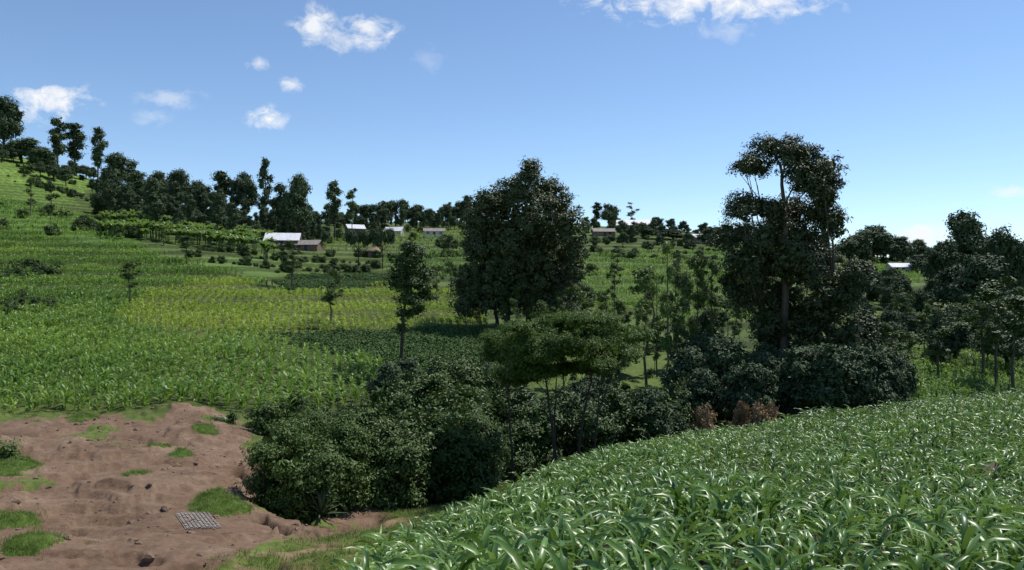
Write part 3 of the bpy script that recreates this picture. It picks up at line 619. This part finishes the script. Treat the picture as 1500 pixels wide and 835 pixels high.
# ------------------------------------------------------------ buildings
def box(name,c,s,mat,parent):
    mb=MB();x,y,z=[k/2 for k in s];v=[(a*x,b*y,d*z) for a in(-1,1) for b in(-1,1) for d in(-1,1)]
    mb.add(v,[(0,1,3,2),(4,6,7,5),(0,4,5,1),(2,3,7,6),(0,2,6,4),(1,5,7,3)]);o=link(name,mb.mesh(name,[mat]),c,parent);return o
def house(name,px,Y,w,d,h,rh,rot,roof,wall,lift=0):
    g=ground_at(px,Y);e=bpy.data.objects.new(name,None);scene.collection.objects.link(e);e.location=g-np.array([0,0,.3-lift]);e.rotation_euler=(0,0,rot)
    a,b=w/2,d/2
    v=[(-a,-b,-2),(a,-b,-2),(a,b,-2),(-a,b,-2),(-a,-b,h),(a,-b,h),(a,b,h),(-a,b,h),(-a,0,h+rh),(a,0,h+rh)]
    me=bpy.data.meshes.new('walls');me.from_pydata(v,[],[(0,1,5,4),(1,2,6,9,5),(2,3,7,6),(3,0,4,8,7)]);me.materials.append(wall);link('walls',me,parent=e)
    o_=.5;rs=rh/b;mb=MB();n=int(w/.35)
    for sgn in(-1,1):
        xs=np.linspace(-a-o_,a+o_,2*n+1);zz=np.where(np.arange(2*n+1)%2,.05,0.)
        top=np.stack([xs,np.zeros_like(xs),np.full_like(xs,h+rh+.06)+zz],1);bot=np.stack([xs,np.full_like(xs,sgn*(b+o_)),np.full_like(xs,h+rh-rs*(b+o_)+.06)+zz],1)
        vv=np.concatenate([top,bot]);m_=2*n+1;mb.add(vv,[(j,j+1,m_+j+1,m_+j) for j in range(2*n)])
    link('roof',mb.mesh('roof',[roof]),parent=e)
    box('door',(0,-b-.03,1.0),(.95,.06,2.0),M_door,e)
    k=1
    for xx in np.arange(-a+1.5,a-1,2.6):
        if abs(xx)>1.2:
            box(f'window_frame_{k}',(xx,-b-.03,1.6),(1.1,.06,1.0),M_door,e);box(f'window_{k}',(xx,-b-.065,1.6),(.9,.02,.8),M_glass,e);k+=1
    return e
house('tin_roof_house',415,238,9.5,8,2.0,2.2,.15,M_tin,M_wall)
house('mud_house',452,236,7,5,2.2,1.3,-.1,M_tin2,M_wall)
house('tin_roof_house',520,330,7,5,2.4,1.6,.5,M_tin,M_wall)
house('tin_roof_house',578,325,7,5,2.4,1.6,-.2,M_tin,M_wall2)
house('tin_roof_house',636,320,8,5.5,2.4,1.2,.1,M_tin2,M_wall2)
house('school_building',928,385,16,8,3.0,2.6,-.15,M_tin,M_wall2)
house('tin_roof_house',884,330,9,5,2.3,1.3,.1,M_tin2,M_wall)
house('tin_roof_house',1025,330,7,5,2.3,1.3,.3,M_tin,M_wall2)
house('tin_roof_house',1318,262,7,5,2.3,1.2,.0,M_tin,M_wall2)
def hut(px,Y,R):
    g=ground_at(px,Y);e=bpy.data.objects.new('thatched_hut',None);scene.collection.objects.link(e);e.location=g
    mb=MB();tube(mb,[[0,0,-.6],[0,0,1],[0,0,2.1]],[R,R,R],20);link('walls',mb.mesh('walls',[M_wall]),parent=e)
    mb=MB();tube(mb,[[0,0,1.7],[0,0,1.95],[0,0,2.9],[0,0,3.7],[0,0,3.95]],[R*1.35,R*1.28,R*.72,R*.2,.03],24);link('roof',mb.mesh('roof',[M_thatch]),parent=e)
    box('door',(0,-R-.01,.9),(.8,.08,1.8),M_door,e)
hut(548,228,1.9)
mb=MB()
def bx(mb,c,s):
    x,y,z=[k/2 for k in s];v=np.array([(a*x,b*y,d*z) for a in(-1,1) for b in(-1,1) for d in(-1,1)])+c
    mb.add(v,[(0,1,3,2),(4,6,7,5),(0,4,5,1),(2,3,7,6),(0,2,6,4),(1,5,7,3)])
mrot=.55
def mh(x,y):
    c,s=math.cos(mrot),math.sin(mrot);X=MATP[0]+x*c-y*s;Y=MATP[1]+x*s+y*c
    return float(height(np.array([X]),np.array([Y]))[0])-mz0
mz0=float(height(np.array([MATP[0]]),np.array([MATP[1]]))[0])
for i in range(9):
    for j in range(14):
        x,y=(i-4)*.125,(j-6.5)*.155;bx(mb,np.array([x,y,mh(x,y)+.045+rng.normal()*.006]),(.062,.085,.03))
for j in range(15):
    for i in range(8):
        x,y=(i-3.5)*.14,(j-7)*.155;bx(mb,np.array([x,y,mh(x,y)+.022]),(.14,.02,.016))
for i in range(10):
    for j in range(14):
        x,y=(i-4.5)*.125,(j-6.5)*.155;bx(mb,np.array([x,y,mh(x,y)+.020]),(.015,.155,.012))
o=link('drying_mat',mb.mesh('drying_mat',[M_mat]),(MATP[0],MATP[1],mz0+.01));o.rotation_euler=(0,0,mrot)
g=ground_at(1448,17.5);o=link('termite_mound',stone(rng),g+np.array([0,0,.3]));o.scale=(.3,.3,.6)
# ------------------------------------------------------------ light + sky
EL=math.radians(60);AZ=math.radians(55)
sd=Vector((math.sin(AZ)*math.cos(EL),math.cos(AZ)*math.cos(EL),math.sin(EL)))
ld=bpy.data.lights.new('sun','SUN');ld.energy=5;ld.angle=math.radians(.5);ld.color=(1,.96,.88)
so=bpy.data.objects.new('sun',ld);scene.collection.objects.link(so);so.rotation_euler=sd.to_track_quat('Z','Y').to_euler();so.location=(30,30,60)
w=bpy.data.worlds.new('World');scene.world=w;w.use_nodes=True;nt=w.node_tree;nt.nodes.clear();L=nt.links.new
try:
    w.cycles.sampling_method='MANUAL';w.cycles.sample_map_resolution=256
except Exception: pass
out=N(nt,'ShaderNodeOutputWorld');sky=N(nt,'ShaderNodeTexSky');sky.sky_type='NISHITA';sky.sun_disc=False;sky.sun_elevation=EL;sky.sun_rotation=AZ
sky.altitude=2400;sky.air_density=1.1;sky.dust_density=.1;sky.ozone_density=1.8
bg=N(nt,'ShaderNodeBackground');bg.inputs[1].default_value=.142
tint=N(nt,'ShaderNodeMix',data_type='RGBA',blend_type='MULTIPLY');tint.inputs[0].default_value=1;tint.inputs[7].default_value=(.98,1.04,1.08,1);L(sky.outputs[0],tint.inputs[6]);L(tint.outputs[2],bg.inputs[0])
tc=N(nt,'ShaderNodeTexCoord');sx=N(nt,'ShaderNodeSeparateXYZ');L(tc.outputs['Generated'],sx.inputs[0])
def Mth(op,a,b=None,c=None,cl=False):
    n=N(nt,'ShaderNodeMath',operation=op);n.use_clamp=cl
    for i,x_ in enumerate((a,b,c)):
        if x_ is None: continue
        if isinstance(x_,(int,float)): n.inputs[i].default_value=x_
        else: L(x_,n.inputs[i])
    return n.outputs[0]
yc=Mth('MAXIMUM',sx.outputs[1],.02);u=Mth('DIVIDE',sx.outputs[0],yc);v=Mth('DIVIDE',sx.outputs[2],yc)
cb=N(nt,'ShaderNodeCombineXYZ');L(u,cb.inputs[0]);L(v,cb.inputs[1])
mp=N(nt,'ShaderNodeMapping');mp.inputs['Scale'].default_value=(1,1.4,1);L(cb.outputs[0],mp.inputs[0])
no=N(nt,'ShaderNodeTexNoise');no.inputs['Scale'].default_value=34;no.inputs['Detail'].default_value=7;no.inputs['Roughness'].default_value=.66;no.inputs['Distortion'].default_value=.4;L(mp.outputs[0],no.inputs['Vector'])
nz=Mth('MULTIPLY',Mth('SUBTRACT',no.outputs['Fac'],.51),3.4)
total=None
CL=[(72,148,72,28,1,),(40,168,40,20,.4),(460,36,36,32,.9),(498,54,34,26,.6),(540,44,48,30,.85),(392,174,32,19,1),(250,144,52,16,.4),(220,174,28,19,.3),(428,123,22,14,.7),(378,92,22,11,.6),
 (1030,-8,190,46,1.0),(1130,0,90,30,.8),(1060,46,50,20,.3),(1482,281,34,11,.6),(1345,346,62,22,1),(625,86,30,24,.15)]
for (cx_,cy_,a,b,wt) in CL:
    du=Mth('DIVIDE',Mth('SUBTRACT',u,(cx_-CX)/F),a/F);dv=Mth('DIVIDE',Mth('SUBTRACT',v,(CY-cy_)/F),b/F)
    e_=Mth('SUBTRACT',1,Mth('SQRT',Mth('ADD',Mth('MULTIPLY',du,du),Mth('MULTIPLY',dv,dv))))
    k=Mth('MULTIPLY',Mth('ADD',e_,nz),1.0,None,True)
    e2=Mth('MULTIPLY',Mth('ADD',e_,.4),1.5,None,True)
    k=Mth('MULTIPLY',Mth('MULTIPLY',k,e2),wt)
    total=k if total is None else Mth('MAXIMUM',total,k)
front=Mth('GREATER_THAN',sx.outputs[1],.03);total=Mth('MULTIPLY',total,front)
bc=N(nt,'ShaderNodeBackground');bc.inputs[0].default_value=(.95,.97,1,1);bc.inputs[1].default_value=1.0
ms=N(nt,'ShaderNodeMixShader');L(total,ms.inputs[0]);L(bg.outputs[0],ms.inputs[1]);L(bc.outputs[0],ms.inputs[2]);L(ms.outputs[0],out.inputs[0])
cam=bpy.data.cameras.new('camera');cam.sensor_width=36;cam.lens=36*F/1500;cam.clip_end=8000;cam.clip_start=.1
co=bpy.data.objects.new('camera',cam);scene.collection.objects.link(co);co.rotation_euler=(math.pi/2,0,0);co.location=(0,0,0);scene.camera=co
scene.view_settings.view_transform='Standard';scene.view_settings.look='None';scene.view_settings.exposure=0
print('INST',NI,'FACES',sum(len(m.polygons) for m in bpy.data.meshes))
